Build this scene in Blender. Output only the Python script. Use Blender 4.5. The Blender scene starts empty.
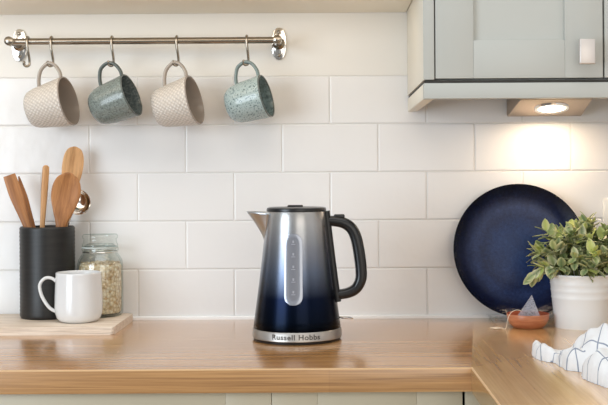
import bpy, bmesh, math, random
from mathutils import Vector, Matrix, noise

random.seed(7)
scene = bpy.context.scene
C = scene.collection
PI = math.pi
TOP = 0.90            # worktop height; back wall tile face is y = 0, the room is towards -y


# ------------------------------------------------------------------ helpers
def lin(r, g, b):
    def f(c):
        c /= 255.0
        return c / 12.92 if c <= 0.04045 else ((c + 0.055) / 1.055) ** 2.4
    return (f(r), f(g), f(b), 1.0)


def new_mat(name):
    m = bpy.data.materials.new(name)
    m.use_nodes = True
    nt = m.node_tree
    return m, nt, nt.nodes['Principled BSDF']


def basic(name, col, rough=0.5, metal=0.0, coat=0.0, spec=None, trans=0.0):
    m, nt, b = new_mat(name)
    b.inputs['Base Color'].default_value = col
    b.inputs['Roughness'].default_value = rough
    b.inputs['Metallic'].default_value = metal
    b.inputs['Coat Weight'].default_value = coat
    b.inputs['Coat Roughness'].default_value = 0.08
    b.inputs['Transmission Weight'].default_value = trans
    if spec is not None:
        b.inputs['Specular IOR Level'].default_value = spec
    return m


def nd(nt, kind, **kw):
    n = nt.nodes.new(kind)
    for k, v in kw.items():
        if k in n.inputs:
            n.inputs[k].default_value = v
        else:
            setattr(n, k, v)
    return n


def coords(nt, space='Object', scale=(1, 1, 1), rot=(0, 0, 0), loc=(0, 0, 0)):
    t = nt.nodes.new('ShaderNodeTexCoord')
    mp = nt.nodes.new('ShaderNodeMapping')
    mp.inputs['Scale'].default_value = scale
    mp.inputs['Rotation'].default_value = rot
    mp.inputs['Location'].default_value = loc
    nt.links.new(t.outputs[space], mp.inputs['Vector'])
    return mp.outputs['Vector']


def ramp(nt, stops, fac=None):
    r = nt.nodes.new('ShaderNodeValToRGB')
    e = r.color_ramp.elements
    while len(e) > 1:
        e.remove(e[-1])
    e[0].position, e[0].color = stops[0]
    for p, c in stops[1:]:
        n = e.new(p)
        n.color = c
    if fac is not None:
        nt.links.new(fac, r.inputs['Fac'])
    return r.outputs['Color']


def bump(nt, b, height, strength=0.3, dist=0.001):
    n = nt.nodes.new('ShaderNodeBump')
    n.inputs['Strength'].default_value = strength
    n.inputs['Distance'].default_value = dist
    nt.links.new(height, n.inputs['Height'])
    nt.links.new(n.outputs['Normal'], b.inputs['Normal'])
    return n


def mixc(nt, fac, a, b, mode='MIX'):
    n = nt.nodes.new('ShaderNodeMix')
    n.data_type = 'RGBA'
    n.blend_type = mode
    for sock, v in ((n.inputs[0], fac), (n.inputs[6], a), (n.inputs[7], b)):
        if isinstance(v, bpy.types.NodeSocket):
            nt.links.new(v, sock)
        else:
            sock.default_value = v
    return n.outputs[2]


def obj(name, bm, mats, parent=None, smooth=True, angle=40):
    me = bpy.data.meshes.new(name)
    bmesh.ops.recalc_face_normals(bm, faces=bm.faces)
    bm.to_mesh(me)
    bm.free()
    if not isinstance(mats, (list, tuple)):
        mats = [mats]
    for m in mats:
        me.materials.append(m)
    if smooth:
        for p in me.polygons:
            p.use_smooth = True
        me.set_sharp_from_angle(angle=math.radians(angle))
    o = bpy.data.objects.new(name, me)
    C.objects.link(o)
    if parent is not None:
        o.parent = parent
    return o


def tag(o, label, cat, group=None, kind=None):
    o['label'] = label
    o['category'] = cat
    if group:
        o['group'] = group
    if kind:
        o['kind'] = kind
    return o


def thing(name, label, cat, loc=(0, 0, 0), rot=(0, 0, 0), group=None):
    o = bpy.data.objects.new(name, None)
    o.empty_display_size = 0.05
    C.objects.link(o)
    o.location = loc
    o.rotation_euler = rot
    return tag(o, label, cat, group)


def struct(o):
    o['kind'] = 'structure'
    return o


def box(bm, x0, x1, y0, y1, z0, z1, bev=0.0, seg=2, mi=0):
    vs = [bm.verts.new((x, y, z)) for x in (x0, x1) for y in (y0, y1) for z in (z0, z1)]
    idx = ((0, 1, 3, 2), (4, 6, 7, 5), (0, 4, 5, 1), (2, 3, 7, 6), (0, 2, 6, 4), (1, 5, 7, 3))
    fs = [bm.faces.new([vs[i] for i in f]) for f in idx]
    for f in fs:
        f.material_index = mi
    if bev > 0:
        es = list({e for f in fs for e in f.edges})
        r = bmesh.ops.bevel(bm, geom=es, offset=bev, segments=seg, profile=0.5, affect='EDGES')
        for f in r['faces']:
            f.material_index = mi
    return bm


def prism(bm, poly, a0, a1, axis='z', bev=0.0, seg=2, pick=None, bmi=0):
    """extrude a polygon; axis z: poly=(x,y); axis x: poly=(y,z); axis y: poly=(x,z)"""
    def P(p, a):
        return {'z': (p[0], p[1], a), 'x': (a, p[0], p[1]), 'y': (p[0], a, p[1])}[axis]
    lo = [bm.verts.new(P(p, a0)) for p in poly]
    hi = [bm.verts.new(P(p, a1)) for p in poly]
    n = len(poly)
    fs = [bm.faces.new(lo[::-1]), bm.faces.new(hi)]
    for i in range(n):
        fs.append(bm.faces.new((lo[i], lo[(i + 1) % n], hi[(i + 1) % n], hi[i])))
    if bev > 0:
        es = list({e for f in fs for e in f.edges})
        if pick:
            es = [e for e in es if pick(e)]
        r = bmesh.ops.bevel(bm, geom=es, offset=bev, segments=seg, profile=0.5, affect='EDGES')
        for f in r['faces']:
            f.material_index = bmi
    return bm


def lathe(bm, prof, segs=48, mats=None, cx=0, cy=0):
    """prof: (r, z) list; uv: u = turn, v = running length"""
    uvl = bm.loops.layers.uv.verify()
    L = [0.0]
    for a, b in zip(prof, prof[1:]):
        L.append(L[-1] + math.hypot(b[0] - a[0], b[1] - a[1]))
    rings = []
    for r, z in prof:
        if r < 1e-6:
            rings.append([bm.verts.new((cx, cy, z))])
        else:
            rings.append([bm.verts.new((cx + r * math.cos(2 * PI * i / segs), cy + r * math.sin(2 * PI * i / segs), z))
                          for i in range(segs)])
    for k in range(len(prof) - 1):
        A, B = rings[k], rings[k + 1]
        for i in range(segs):
            j = (i + 1) % segs
            if len(A) == 1 and len(B) == 1:
                continue
            if len(A) == 1:
                vs, uv = (A[0], B[j], B[i]), ((i + .5, k), (i + 1, k + 1), (i, k + 1))
            elif len(B) == 1:
                vs, uv = (A[i], A[j], B[0]), ((i, k), (i + 1, k), (i + .5, k + 1))
            else:
                vs, uv = (A[i], A[j], B[j], B[i]), ((i, k), (i + 1, k), (i + 1, k + 1), (i, k + 1))
            f = bm.faces.new(vs)
            if mats:
                f.material_index = mats[k]
            for lp, (uu, kk) in zip(f.loops, uv):
                lp[uvl].uv = (uu / segs, L[kk])
    return bm


def catmull(pts, n=8):
    """smooth a list of equal-length tuples"""
    out = []
    P = [pts[0]] + list(pts) + [pts[-1]]
    for i in range(1, len(P) - 2):
        for k in range(n):
            t = k / n
            out.append(tuple(0.5 * (2 * b + (c - a) * t + (2 * a - 5 * b + 4 * c - d) * t * t + (3 * b - a - 3 * c + d) * t ** 3)
                             for a, b, c, d in zip(P[i - 1], P[i], P[i + 1], P[i + 2])))
    out.append(tuple(pts[-1]))
    return out


def tube(bm, pts, rad, segs=12, up=(0, 1, 0), closed=False, mi=0, square=2.0):
    """sweep; rad = r, or per-point r, or (side, up) half sizes; up = fixed binormal hint"""
    pts = [Vector(p) for p in pts]
    n = len(pts)
    up = Vector(up).normalized()
    rings = []
    for i, p in enumerate(pts):
        if closed:
            t = pts[(i + 1) % n] - pts[i - 1]
        else:
            t = pts[min(i + 1, n - 1)] - pts[max(i - 1, 0)]
        t.normalize()
        s = t.cross(up)
        if s.length < 1e-4:
            s = t.cross(Vector((1, 0, 0.01)))
        s.normalize()
        u = s.cross(t).normalized()
        r = rad[i] if isinstance(rad, list) else rad
        ra, rb = r if isinstance(r, tuple) else (r, r)
        ring = []
        for k in range(segs):
            a = 2 * PI * k / segs
            ca, sa = math.cos(a), math.sin(a)
            e = 2.0 / square
            ca = math.copysign(abs(ca) ** e, ca)
            sa = math.copysign(abs(sa) ** e, sa)
            ring.append(bm.verts.new(p + s * ra * ca + u * rb * sa))
        rings.append(ring)
    m = n if closed else n - 1
    for i in range(m):
        A, B = rings[i], rings[(i + 1) % n]
        for k in range(segs):
            f = bm.faces.new((A[k], A[(k + 1) % segs], B[(k + 1) % segs], B[k]))
            f.material_index = mi
    if not closed:
        bm.faces.new(rings[0][::-1]).material_index = mi
        bm.faces.new(rings[-1]).material_index = mi
    return bm


def sphere(bm, c, r, sx=1, sy=1, sz=1, u=16, v=10):
    m = Matrix.Translation(c) @ Matrix.Diagonal((r * sx, r * sy, r * sz, 1))
    bmesh.ops.create_uvsphere(bm, u_segments=u, v_segments=v, radius=1, matrix=m)
    return bm


# ------------------------------------------------------------------ materials
def mat_tile():
    m, nt, b = new_mat('glazed_white_tile')
    v = coords(nt, 'Object', (1, 1, 1))
    n1 = nd(nt, 'ShaderNodeTexNoise', Scale=3.0, Detail=2.0)
    nt.links.new(v, n1.inputs['Vector'])
    col = ramp(nt, [(0.3, lin(235, 234, 233)), (0.7, lin(241, 240, 239))], n1.outputs['Fac'])
    nt.links.new(col, b.inputs['Base Color'])
    b.inputs['Roughness'].default_value = 0.22
    n2 = nd(nt, 'ShaderNodeTexNoise', Scale=22.0, Detail=2.0)
    nt.links.new(v, n2.inputs['Vector'])
    bump(nt, b, n2.outputs['Fac'], 0.25, 0.004)
    return m


def mat_wood(name, cols, scale, rough=0.35, bumpy=0.15, planks=None, coat=0.0, spec=0.5, grain=0.6):
    m, nt, b = new_mat(name)
    v = coords(nt, 'Object', scale)
    n1 = nd(nt, 'ShaderNodeTexNoise', Scale=1.0, Detail=6.0, Roughness=0.62, Distortion=0.6)
    nt.links.new(v, n1.inputs['Vector'])
    c1 = ramp(nt, [(0.25, cols[0]), (0.5, cols[1]), (0.75, cols[2])], n1.outputs['Fac'])
    v2 = coords(nt, 'Object', tuple(s * 4.0 if s > 10 else s * 1.6 for s in scale))
    n2 = nd(nt, 'ShaderNodeTexNoise', Scale=1.0, Detail=4.0, Roughness=0.7)
    nt.links.new(v2, n2.inputs['Vector'])
    g = ramp(nt, [(0.36, (0.55, 0.48, 0.42, 1)), (0.56, (1, 1, 1, 1))], n2.outputs['Fac'])
    out = mixc(nt, grain, c1, g, 'MULTIPLY')
    if planks:
        br = nd(nt, 'ShaderNodeTexBrick', Scale=1.0)
        br.inputs['Brick Width'].default_value = planks[0]
        br.inputs['Row Height'].default_value = planks[1]
        br.inputs['Mortar Size'].default_value = 0.0008
        br.inputs['Color1'].default_value = (0.86, 0.84, 0.82, 1)
        br.inputs['Color2'].default_value = (1.06, 1.05, 1.03, 1)
        br.inputs['Mortar'].default_value = (0.8, 0.75, 0.7, 1)
        v3 = coords(nt, 'Object', (1, 1, 1), rot=(0, 0, planks[2]))
        nt.links.new(v3, br.inputs['Vector'])
        out = mixc(nt, 0.6, out, br.outputs['Color'], 'MULTIPLY')
    nt.links.new(out, b.inputs['Base Color'])
    b.inputs['Roughness'].default_value = rough
    b.inputs['Coat Weight'].default_value = coat
    b.inputs['Coat Roughness'].default_value = 0.2
    b.inputs['Specular IOR Level'].default_value = spec
    bump(nt, b, n2.outputs['Fac'], bumpy, 0.0006)
    return m


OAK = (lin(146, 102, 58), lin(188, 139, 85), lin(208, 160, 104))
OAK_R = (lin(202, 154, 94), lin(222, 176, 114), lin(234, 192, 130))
M = {}
M['tile'] = mat_tile()
M['grout'] = basic('grout', lin(232, 229, 225), 0.8)
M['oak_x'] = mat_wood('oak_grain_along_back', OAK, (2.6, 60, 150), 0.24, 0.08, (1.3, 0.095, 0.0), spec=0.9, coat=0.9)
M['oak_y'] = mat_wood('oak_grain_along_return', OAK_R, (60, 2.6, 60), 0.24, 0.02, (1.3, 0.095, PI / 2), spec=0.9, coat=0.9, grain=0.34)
M['oak_edge'] = basic('oak_edge_highlight', lin(214, 174, 128), 0.35)  # bright highlight along the worktop's top edge, put into the bevel colour
M['board'] = mat_wood('pale_maple', (lin(228, 208, 186), lin(242, 226, 208), lin(250, 238, 222)), (5, 60, 60), 0.5, 0.1)
M['utensil'] = mat_wood('olive_wood', (lin(150, 100, 58), lin(190, 132, 82), lin(208, 154, 104)), (45, 45, 5), 0.45, 0.1)
M['utensil_light'] = mat_wood('beech_wood', (lin(186, 136, 86), lin(214, 164, 112), lin(226, 182, 132)), (45, 45, 5), 0.45, 0.1)
M['utensil_dark'] = mat_wood('dark_olive_wood', (lin(134, 86, 48), lin(176, 120, 72), lin(198, 144, 94)), (45, 45, 5), 0.42, 0.1)
M['sage'] = basic('sage_grey_paint', lin(188, 189, 183), 0.42)
M['base_paint'] = basic('warm_sage_paint', lin(198, 188, 164), 0.42)
M['panel_warm_lit'] = basic('warm_lit_sage_panel', lin(232, 226, 210), 0.45)  # sage side faces: the warm light on them is put into the colour
M['cream'] = basic('cream_paint', lin(250, 244, 230), 0.5)
M['dark_gap'] = basic('shadow_board', lin(52, 50, 46), 0.7)
M['upper_wall'] = basic('satin_cream_wall_paint', lin(238, 235, 229), 0.4)
M['plaster'] = basic('painted_plaster', lin(226, 222, 214), 0.8)
M['seal'] = basic('white_sealant', lin(252, 252, 252), 0.4)
M['chrome'] = basic('chrome', (0.82, 0.80, 0.77, 1), 0.12, 1.0)
M['nickel'] = basic('satin_nickel', (0.36, 0.32, 0.27, 1), 0.24, 1.0)
M['steel'] = basic('brushed_steel', (0.66, 0.62, 0.57, 1), 0.3, 1.0)
M['band'] = basic('satin_band_steel', (0.50, 0.47, 0.44, 1), 0.42, 1.0)
M['spout'] = basic('satin_spout_steel', (0.56, 0.59, 0.62, 1), 0.3, 1.0)
M['housing'] = basic('warm_brushed_steel', (0.44, 0.36, 0.28, 1), 0.38, 1.0)
M['knob'] = basic('satin_knob_steel', (0.70, 0.65, 0.62, 1), 0.42, 1.0)
M['black'] = basic('gloss_black_plastic', lin(20, 20, 22), 0.28, spec=0.5)
M['black_matt'] = basic('satin_black_plastic', lin(26, 26, 28), 0.4)
M['white_china'] = basic('white_china', lin(226, 226, 226), 0.12, coat=0.3)
M['terracotta_in'] = basic('terracotta_inside', lin(170, 84, 52), 0.4)
M['string'] = basic('cotton_string', lin(236, 226, 208), 0.8)
M['soil'] = basic('potting_soil', lin(58, 44, 34), 0.9)
M['stem'] = basic('green_stem', lin(112, 122, 66), 0.6)
M['plastic_white'] = basic('white_socket_plastic', lin(240, 238, 232), 0.3)
M['marks'] = basic('level_marking', lin(158, 160, 168), 0.5)
M['etch'] = basic('etched_lettering', lin(96, 92, 88), 0.9, spec=0.0)
M['floor'] = basic('pale_floor', lin(170, 160, 148), 0.5)


def mat_ceramic_weave():
    m, nt, b = new_mat('cream_dimpled_glaze')
    t = nt.nodes.new('ShaderNodeTexCoord')
    mp = nt.nodes.new('ShaderNodeMapping')
    mp.inputs['Scale'].default_value = (46, 160, 1)
    mp.inputs['Rotation'].default_value = (0, 0, PI / 4)
    nt.links.new(t.outputs['UV'], mp.inputs['Vector'])
    vo = nd(nt, 'ShaderNodeTexVoronoi', Scale=1.0, Randomness=0.18)
    nt.links.new(mp.outputs['Vector'], vo.inputs['Vector'])
    bump(nt, b, vo.outputs['Distance'], 0.9, 0.0022)
    col = ramp(nt, [(0.0, lin(230, 222, 212)), (0.6, lin(198, 189, 179))], vo.outputs['Distance'])
    nt.links.new(col, b.inputs['Base Color'])
    b.inputs['Roughness'].default_value = 0.25
    return m


def mat_speckle(name, c0, c1, c2, size, lo, hi, rough=0.1):
    m, nt, b = new_mat(name)
    v = coords(nt, 'Object')
    n = nd(nt, 'ShaderNodeTexNoise', Scale=size, Detail=3.0, Roughness=0.7)
    nt.links.new(v, n.inputs['Vector'])
    c = ramp(nt, [(lo, c0), ((lo + hi) / 2, c1), (hi, c2)], n.outputs['Fac'])
    nt.links.new(c, b.inputs['Base Color'])
    b.inputs['Roughness'].default_value = rough
    bump(nt, b, n.outputs['Fac'], 0.2, 0.001)
    return m


M['weave'] = mat_ceramic_weave()
M['weave_plain'] = basic('cream_glaze', lin(204, 194, 182), 0.25)
M['taupe_handle'] = basic('taupe_handle_glaze', lin(172, 162, 152), 0.25)
M['taupe'] = basic('taupe_inside_glaze', lin(158, 147, 138), 0.22)
M['teal_dark'] = mat_speckle('grey_teal_glaze', lin(92, 100, 98), lin(124, 134, 130), lin(140, 150, 146), 330, 0.35, 0.62)
M['teal_dark_in'] = mat_speckle('grey_teal_inside', lin(78, 88, 90), lin(98, 108, 110), lin(120, 130, 132), 180, 0.35, 0.65)
M['teal_handle'] = basic('slate_handle_glaze', lin(90, 99, 97), 0.22)
M['teal_light'] = mat_speckle('pale_aqua_speckled_glaze', lin(88, 104, 106), lin(160, 177, 177), lin(172, 188, 187), 300, 0.38, 0.50)
M['teal_light_in'] = mat_speckle('aqua_inside_glaze', lin(88, 104, 106), lin(112, 130, 132), lin(130, 148, 150), 150, 0.35, 0.65)
M['aqua_handle'] = basic('aqua_handle_glaze', lin(124, 140, 139), 0.22)


def mat_kettle():
    m, nt, b = new_mat('ombre_metallic_enamel')
    t = nt.nodes.new('ShaderNodeTexCoord')
    s = nt.nodes.new('ShaderNodeSeparateXYZ')
    nt.links.new(t.outputs['Object'], s.inputs[0])
    mr = nd(nt, 'ShaderNodeMapRange')
    mr.inputs['From Min'].default_value = 0.0
    mr.inputs['From Max'].default_value = 0.24
    nt.links.new(s.outputs['Z'], mr.inputs['Value'])
    c = ramp(nt, [(0.10, lin(2, 10, 22)), (0.33, lin(10, 20, 42)), (0.52, lin(92, 101, 118)), (0.70, lin(132, 135, 143)), (0.88, lin(174, 174, 174)), (1.0, lin(182, 179, 176))], mr.outputs['Result'])
    nt.links.new(c, b.inputs['Base Color'])
    b.inputs['Metallic'].default_value = 0.85
    b.inputs['Roughness'].default_value = 0.27
    b.inputs['Coat Weight'].default_value = 0.03
    b.inputs['Specular IOR Level'].default_value = 0.2
    b.inputs['Coat Roughness'].default_value = 0.1
    return m


def mat_plate():
    m, nt, b = new_mat('cobalt_reactive_glaze')
    t = nt.nodes.new('ShaderNodeTexCoord')
    s = nt.nodes.new('ShaderNodeVectorMath')
    s.operation = 'LENGTH'
    nt.links.new(t.outputs['Object'], s.inputs[0])
    rad = ramp(nt, [(0.0, lin(38, 60, 106)), (0.045, lin(35, 55, 100)), (0.075, lin(27, 41, 80)), (0.09, lin(35, 51, 93)), (0.11, lin(23, 31, 62)), (0.128, lin(16, 21, 44)), (0.14, lin(10, 14, 30))], s.outputs['Value'])
    v = coords(nt, 'Object')
    n = nd(nt, 'ShaderNodeTexNoise', Scale=170.0, Detail=4.0, Roughness=0.75)
    nt.links.new(v, n.inputs['Vector'])
    sp = ramp(nt, [(0.3, (0.5, 0.5, 0.55, 1)), (0.55, (1, 1, 1, 1)), (0.75, (1.5, 1.5, 1.4, 1))], n.outputs['Fac'])
    n2 = nd(nt, 'ShaderNodeTexNoise', Scale=22.0, Detail=3.0)
    nt.links.new(v, n2.inputs['Vector'])
    sp2 = ramp(nt, [(0.3, (0.7, 0.7, 0.75, 1)), (0.7, (1.25, 1.25, 1.2, 1))], n2.outputs['Fac'])
    o = mixc(nt, 0.8, rad, sp, 'MULTIPLY')
    o = mixc(nt, 0.8, o, sp2, 'MULTIPLY')
    nt.links.new(o, b.inputs['Base Color'])
    b.inputs['Roughness'].default_value = 0.1
    b.inputs['Specular IOR Level'].default_value = 0.28
    bump(nt, b, n.outputs['Fac'], 0.35, 0.0015)
    return m


def mat_ribbed_black():
    m, nt, b = new_mat('charcoal_stoneware')
    v = coords(nt, 'Object', (1, 1, 9))
    n = nd(nt, 'ShaderNodeTexNoise', Scale=18.0, Detail=3.0)
    nt.links.new(v, n.inputs['Vector'])
    c = ramp(nt, [(0.3, lin(20, 19, 18)), (0.7, lin(34, 32, 30))], n.outputs['Fac'])
    nt.links.new(c, b.inputs['Base Color'])
    b.inputs['Roughness'].default_value = 0.42
    return m


def mat_thin_glass(name, tint, edge, base=0.06):
    """clear thin glass: transmits straight through, mirrors more at grazing angles"""
    m = bpy.data.materials.new(name)
    m.use_nodes = True
    nt = m.node_tree
    nt.nodes.clear()
    out = nt.nodes.new('ShaderNodeOutputMaterial')
    lw = nd(nt, 'ShaderNodeLayerWeight', Blend=0.35)
    col = ramp(nt, [(0.0, tint), (0.55, tint), (1.0, edge)], lw.outputs['Facing'])
    tr = nt.nodes.new('ShaderNodeBsdfTransparent')
    nt.links.new(col, tr.inputs['Color'])
    gl = nt.nodes.new('ShaderNodeBsdfGlossy')
    gl.inputs['Roughness'].default_value = 0.04
    fac = ramp(nt, [(0.0, (base,) * 3 + (1,)), (0.7, (base * 2,) * 3 + (1,)), (1.0, (0.6, 0.6, 0.6, 1))], lw.outputs['Facing'])
    mx = nt.nodes.new('ShaderNodeMixShader')
    nt.links.new(fac, mx.inputs[0])
    nt.links.new(tr.outputs[0], mx.inputs[1])
    nt.links.new(gl.outputs[0], mx.inputs[2])
    nt.links.new(mx.outputs[0], out.inputs['Surface'])
    return m


def mat_gauze():
    m = bpy.data.materials.new('tea_bag_mesh')
    m.use_nodes = True
    nt = m.node_tree
    nt.nodes.clear()
    out = nt.nodes.new('ShaderNodeOutputMaterial')
    tr = nt.nodes.new('ShaderNodeBsdfTransparent')
    df = nt.nodes.new('ShaderNodeBsdfDiffuse')
    df.inputs['Color'].default_value = lin(220, 220, 230)
    v = coords(nt, 'Object', (900, 900, 900))
    ch = nd(nt, 'ShaderNodeTexNoise', Scale=0.5)
    nt.links.new(v, ch.inputs['Vector'])
    fac = ramp(nt, [(0.3, (0.24, 0.24, 0.24, 1)), (0.7, (0.45, 0.45, 0.45, 1))], ch.outputs['Fac'])
    mx = nt.nodes.new('ShaderNodeMixShader')
    nt.links.new(fac, mx.inputs[0])
    nt.links.new(tr.outputs[0], mx.inputs[1])
    nt.links.new(df.outputs[0], mx.inputs[2])
    nt.links.new(mx.outputs[0], out.inputs['Surface'])
    return m


def mat_oats():
    m, nt, b = new_mat('rolled_oats')
    v = coords(nt, 'Object')
    vo = nd(nt, 'ShaderNodeTexVoronoi', Scale=170.0, Randomness=1.0)
    nt.links.new(v, vo.inputs['Vector'])
    s = nt.nodes.new('ShaderNodeSeparateColor')
    nt.links.new(vo.outputs['Color'], s.inputs[0])
    c = ramp(nt, [(0.0, lin(214, 182, 138)), (0.4, lin(240, 220, 186)), (1.0, lin(252, 242, 222))], s.outputs[0])
    d = ramp(nt, [(0.25, (1, 1, 1, 1)), (0.75, (0.62, 0.54, 0.45, 1))], vo.outputs['Distance'])
    nt.links.new(mixc(nt, 0.8, c, d, 'MULTIPLY'), b.inputs['Base Color'])
    b.inputs['Roughness'].default_value = 0.85
    bump(nt, b, vo.outputs['Distance'], 0.8, -0.003)
    return m


def mat_leaf():
    m, nt, b = new_mat('variegated_leaf')
    a = nt.nodes.new('ShaderNodeVertexColor')
    a.layer_name = 'Col'
    nt.links.new(a.outputs['Color'], b.inputs['Base Color'])
    b.inputs['Roughness'].default_value = 0.38
    b.inputs['Subsurface Weight'].default_value = 0.0
    return m


def mat_towel():
    m, nt, b = new_mat('checked_tea_towel')
    t = nt.nodes.new('ShaderNodeTexCoord')
    s = nt.nodes.new('ShaderNodeSeparateXYZ')
    nt.links.new(t.outputs['UV'], s.inputs[0])

    def stripe(sock, period, width, off):
        a = nd(nt, 'ShaderNodeMath', operation='ADD')
        nt.links.new(sock, a.inputs[0])
        a.inputs[1].default_value = off + 10 * period
        f = nd(nt, 'ShaderNodeMath', operation='MODULO')
        nt.links.new(a.outputs[0], f.inputs[0])
        f.inputs[1].default_value = period
        l = nd(nt, 'ShaderNodeMath', operation='LESS_THAN')
        nt.links.new(f.outputs[0], l.inputs[0])
        l.inputs[1].default_value = width
        return l.outputs[0]
    u = stripe(s.outputs['X'], 0.030, 0.0021, 0.0)
    w = stripe(s.outputs['Y'], 0.034, 0.0018, 0.012)
    mx = nd(nt, 'ShaderNodeMath', operation='MAXIMUM')
    nt.links.new(u, mx.inputs[0])
    nt.links.new(w, mx.inputs[1])
    nt.links.new(mixc(nt, mx.outputs[0], lin(232, 232, 233), lin(142, 150, 166)), b.inputs['Base Color'])
    b.inputs['Roughness'].default_value = 0.9
    v = coords(nt, 'Object')
    n = nd(nt, 'ShaderNodeTexNoise', Scale=70.0, Detail=3.0)
    nt.links.new(v, n.inputs['Vector'])
    bump(nt, b, n.outputs['Fac'], 0.5, 0.003)
    return m


def mat_terracotta():
    m, nt, b = new_mat('wood_toned_terracotta')
    v = coords(nt, 'Object', (8, 8, 60))
    n = nd(nt, 'ShaderNodeTexNoise', Scale=3.0, Detail=4.0)
    nt.links.new(v, n.inputs['Vector'])
    c = ramp(nt, [(0.3, lin(164, 92, 60)), (0.7, lin(204, 138, 100))], n.outputs['Fac'])
    nt.links.new(c, b.inputs['Base Color'])
    b.inputs['Roughness'].default_value = 0.35
    return m


def mat_emit(name, col, s):
    m, nt, b = new_mat(name)
    b.inputs['Base Color'].default_value = (1, 0.95, 0.85, 1)
    b.inputs['Emission Color'].default_value = col
    b.inputs['Emission Strength'].default_value = s
    return m


M['kettle'] = mat_kettle()
M['plate'] = mat_plate()
M['stoneware'] = mat_ribbed_black()
M['glass'] = mat_thin_glass('jar_glass', (0.97, 0.985, 0.975, 1), (0.55, 0.66, 0.64, 1))
M['acrylic'] = mat_thin_glass('clear_acrylic', (0.95, 0.96, 0.96, 1), (0.9, 0.91, 0.91, 1), 0.08)
M['gauze'] = mat_gauze()
M['oats'] = mat_oats()
M['leaf'] = mat_leaf()
M['towel'] = mat_towel()
M['terracotta'] = mat_terracotta()
M['lamp'] = mat_emit('lamp_lens', (1.0, 0.86, 0.66, 1), 9.0)
M['pot'] = basic('white_enamel_pot', lin(238, 240, 241), 0.35)
M['pane'] = basic('frosted_gauge', lin(122, 124, 132), 0.25, 0.0)


# ------------------------------------------------------------------ the room
X0, X1 = -1.5, 0.86


def tiles(bm, a0, a1, z0, z1, place, shift=0.0):
    """bevelled glazed tiles 200 x 100 in a half bond; place(a, depth, z) -> point, depth>0 is into the wall"""
    row = 0
    z = z0
    while z < z1 - 0.01:
        off = 0.1 if row % 2 == 1 else 0.0
        a = shift + off - 0.2 * 20
        while a < a1:
            l, r = max(a, a0), min(a + 0.2, a1)
            if r - l > 0.012:
                g, bv = 0.0007, 0.0024
                zt = min(z + 0.1, z1)
                t = [random.uniform(-0.0002, 0.0002) for _ in range(4)]
                out = [(l + g, z + g), (r - g, z + g), (r - g, zt - g), (l + g, zt - g)]
                mid = [(l + g + .0007, z + g + .0007), (r - g - .0007, z + g + .0007), (r - g - .0007, zt - g - .0007), (l + g + .0007, zt - g - .0007)]
                inn = [(l + g + bv, z + g + bv), (r - g - bv, z + g + bv), (r - g - bv, zt - g - bv), (l + g + bv, zt - g - bv)]
                A = [bm.verts.new(place(p[0], 0.0020, p[1])) for p in out]
                B = [bm.verts.new(place(p[0], 0.0011 + k, p[1])) for p, k in zip(mid, t)]
                D = [bm.verts.new(place(p[0], 0.0006 + k, p[1])) for p, k in zip(inn, t)]
                bm.faces.new(D)
                for P, Q in ((A, B), (B, D)):
                    for i in range(4):
                        bm.faces.new((P[i], P[(i + 1) % 4], Q[(i + 1) % 4], Q[i]))
            a += 0.2
        z += 0.1
        row += 1


bm = bmesh.new()
tiles(bm, X0, X1, 0.904, 1.404, lambda a, dep, z: (a, dep, z), shift=-0.2955 + 0.1)
box(bm, X0, X1, 0.0008, 0.01, 1.4045, 2.39, 0.0004, mi=2)
box(bm, X0, X1 + 0.12, 0.0022, 0.12, 0.0, 2.4, mi=1)
o = struct(obj('wall_back', bm, [M['tile'], M['grout'], M['upper_wall']], angle=12))

bm = bmesh.new()
tiles(bm, -1.6, 0.0, 0.904, 1.60, lambda a, dep, z: (X1 + dep, a, z))
box(bm, X1 + 0.0022, X1 + 0.12, -1.6, 0.0, 0.0, 2.4, mi=1)
struct(obj('wall_right', bm, [M['tile'], M['grout']], angle=12))

bm = bmesh.new()
box(bm, X0, X1, -2.6, 0.0, -0.05, 0.0)
struct(obj('floor', bm, M['floor']))

bm = bmesh.new()
prism(bm, [(0.0, TOP), (-0.006, TOP), (-0.006, TOP + 0.005), (-0.0045, TOP + 0.0065), (0.0, TOP + 0.0070)], X0, X1, 'x')
struct(obj('trim_1', bm, M['seal']))

# ------------------------------------------------------------------ worktop
wt = thing('kitchen_worktop', 'oak-effect L-shaped worktop running under the tiled wall', 'worktop', (0, 0, TOP))
D_F = 0.580
XR = 0.219
bm = bmesh.new()
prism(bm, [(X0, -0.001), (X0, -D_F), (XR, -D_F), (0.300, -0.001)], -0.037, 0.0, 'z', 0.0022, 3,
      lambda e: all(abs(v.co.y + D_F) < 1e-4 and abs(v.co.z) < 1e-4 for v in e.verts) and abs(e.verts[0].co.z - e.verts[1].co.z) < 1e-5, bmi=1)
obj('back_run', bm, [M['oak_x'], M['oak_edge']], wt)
bm = bmesh.new()
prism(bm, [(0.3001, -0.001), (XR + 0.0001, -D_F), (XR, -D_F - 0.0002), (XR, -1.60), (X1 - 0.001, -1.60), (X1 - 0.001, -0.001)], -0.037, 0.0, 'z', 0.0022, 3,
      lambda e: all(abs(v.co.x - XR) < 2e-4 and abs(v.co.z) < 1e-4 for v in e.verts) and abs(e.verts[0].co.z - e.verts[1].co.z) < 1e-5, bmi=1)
obj('return_run', bm, [M['oak_y'], M['oak_edge']], wt)


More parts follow.
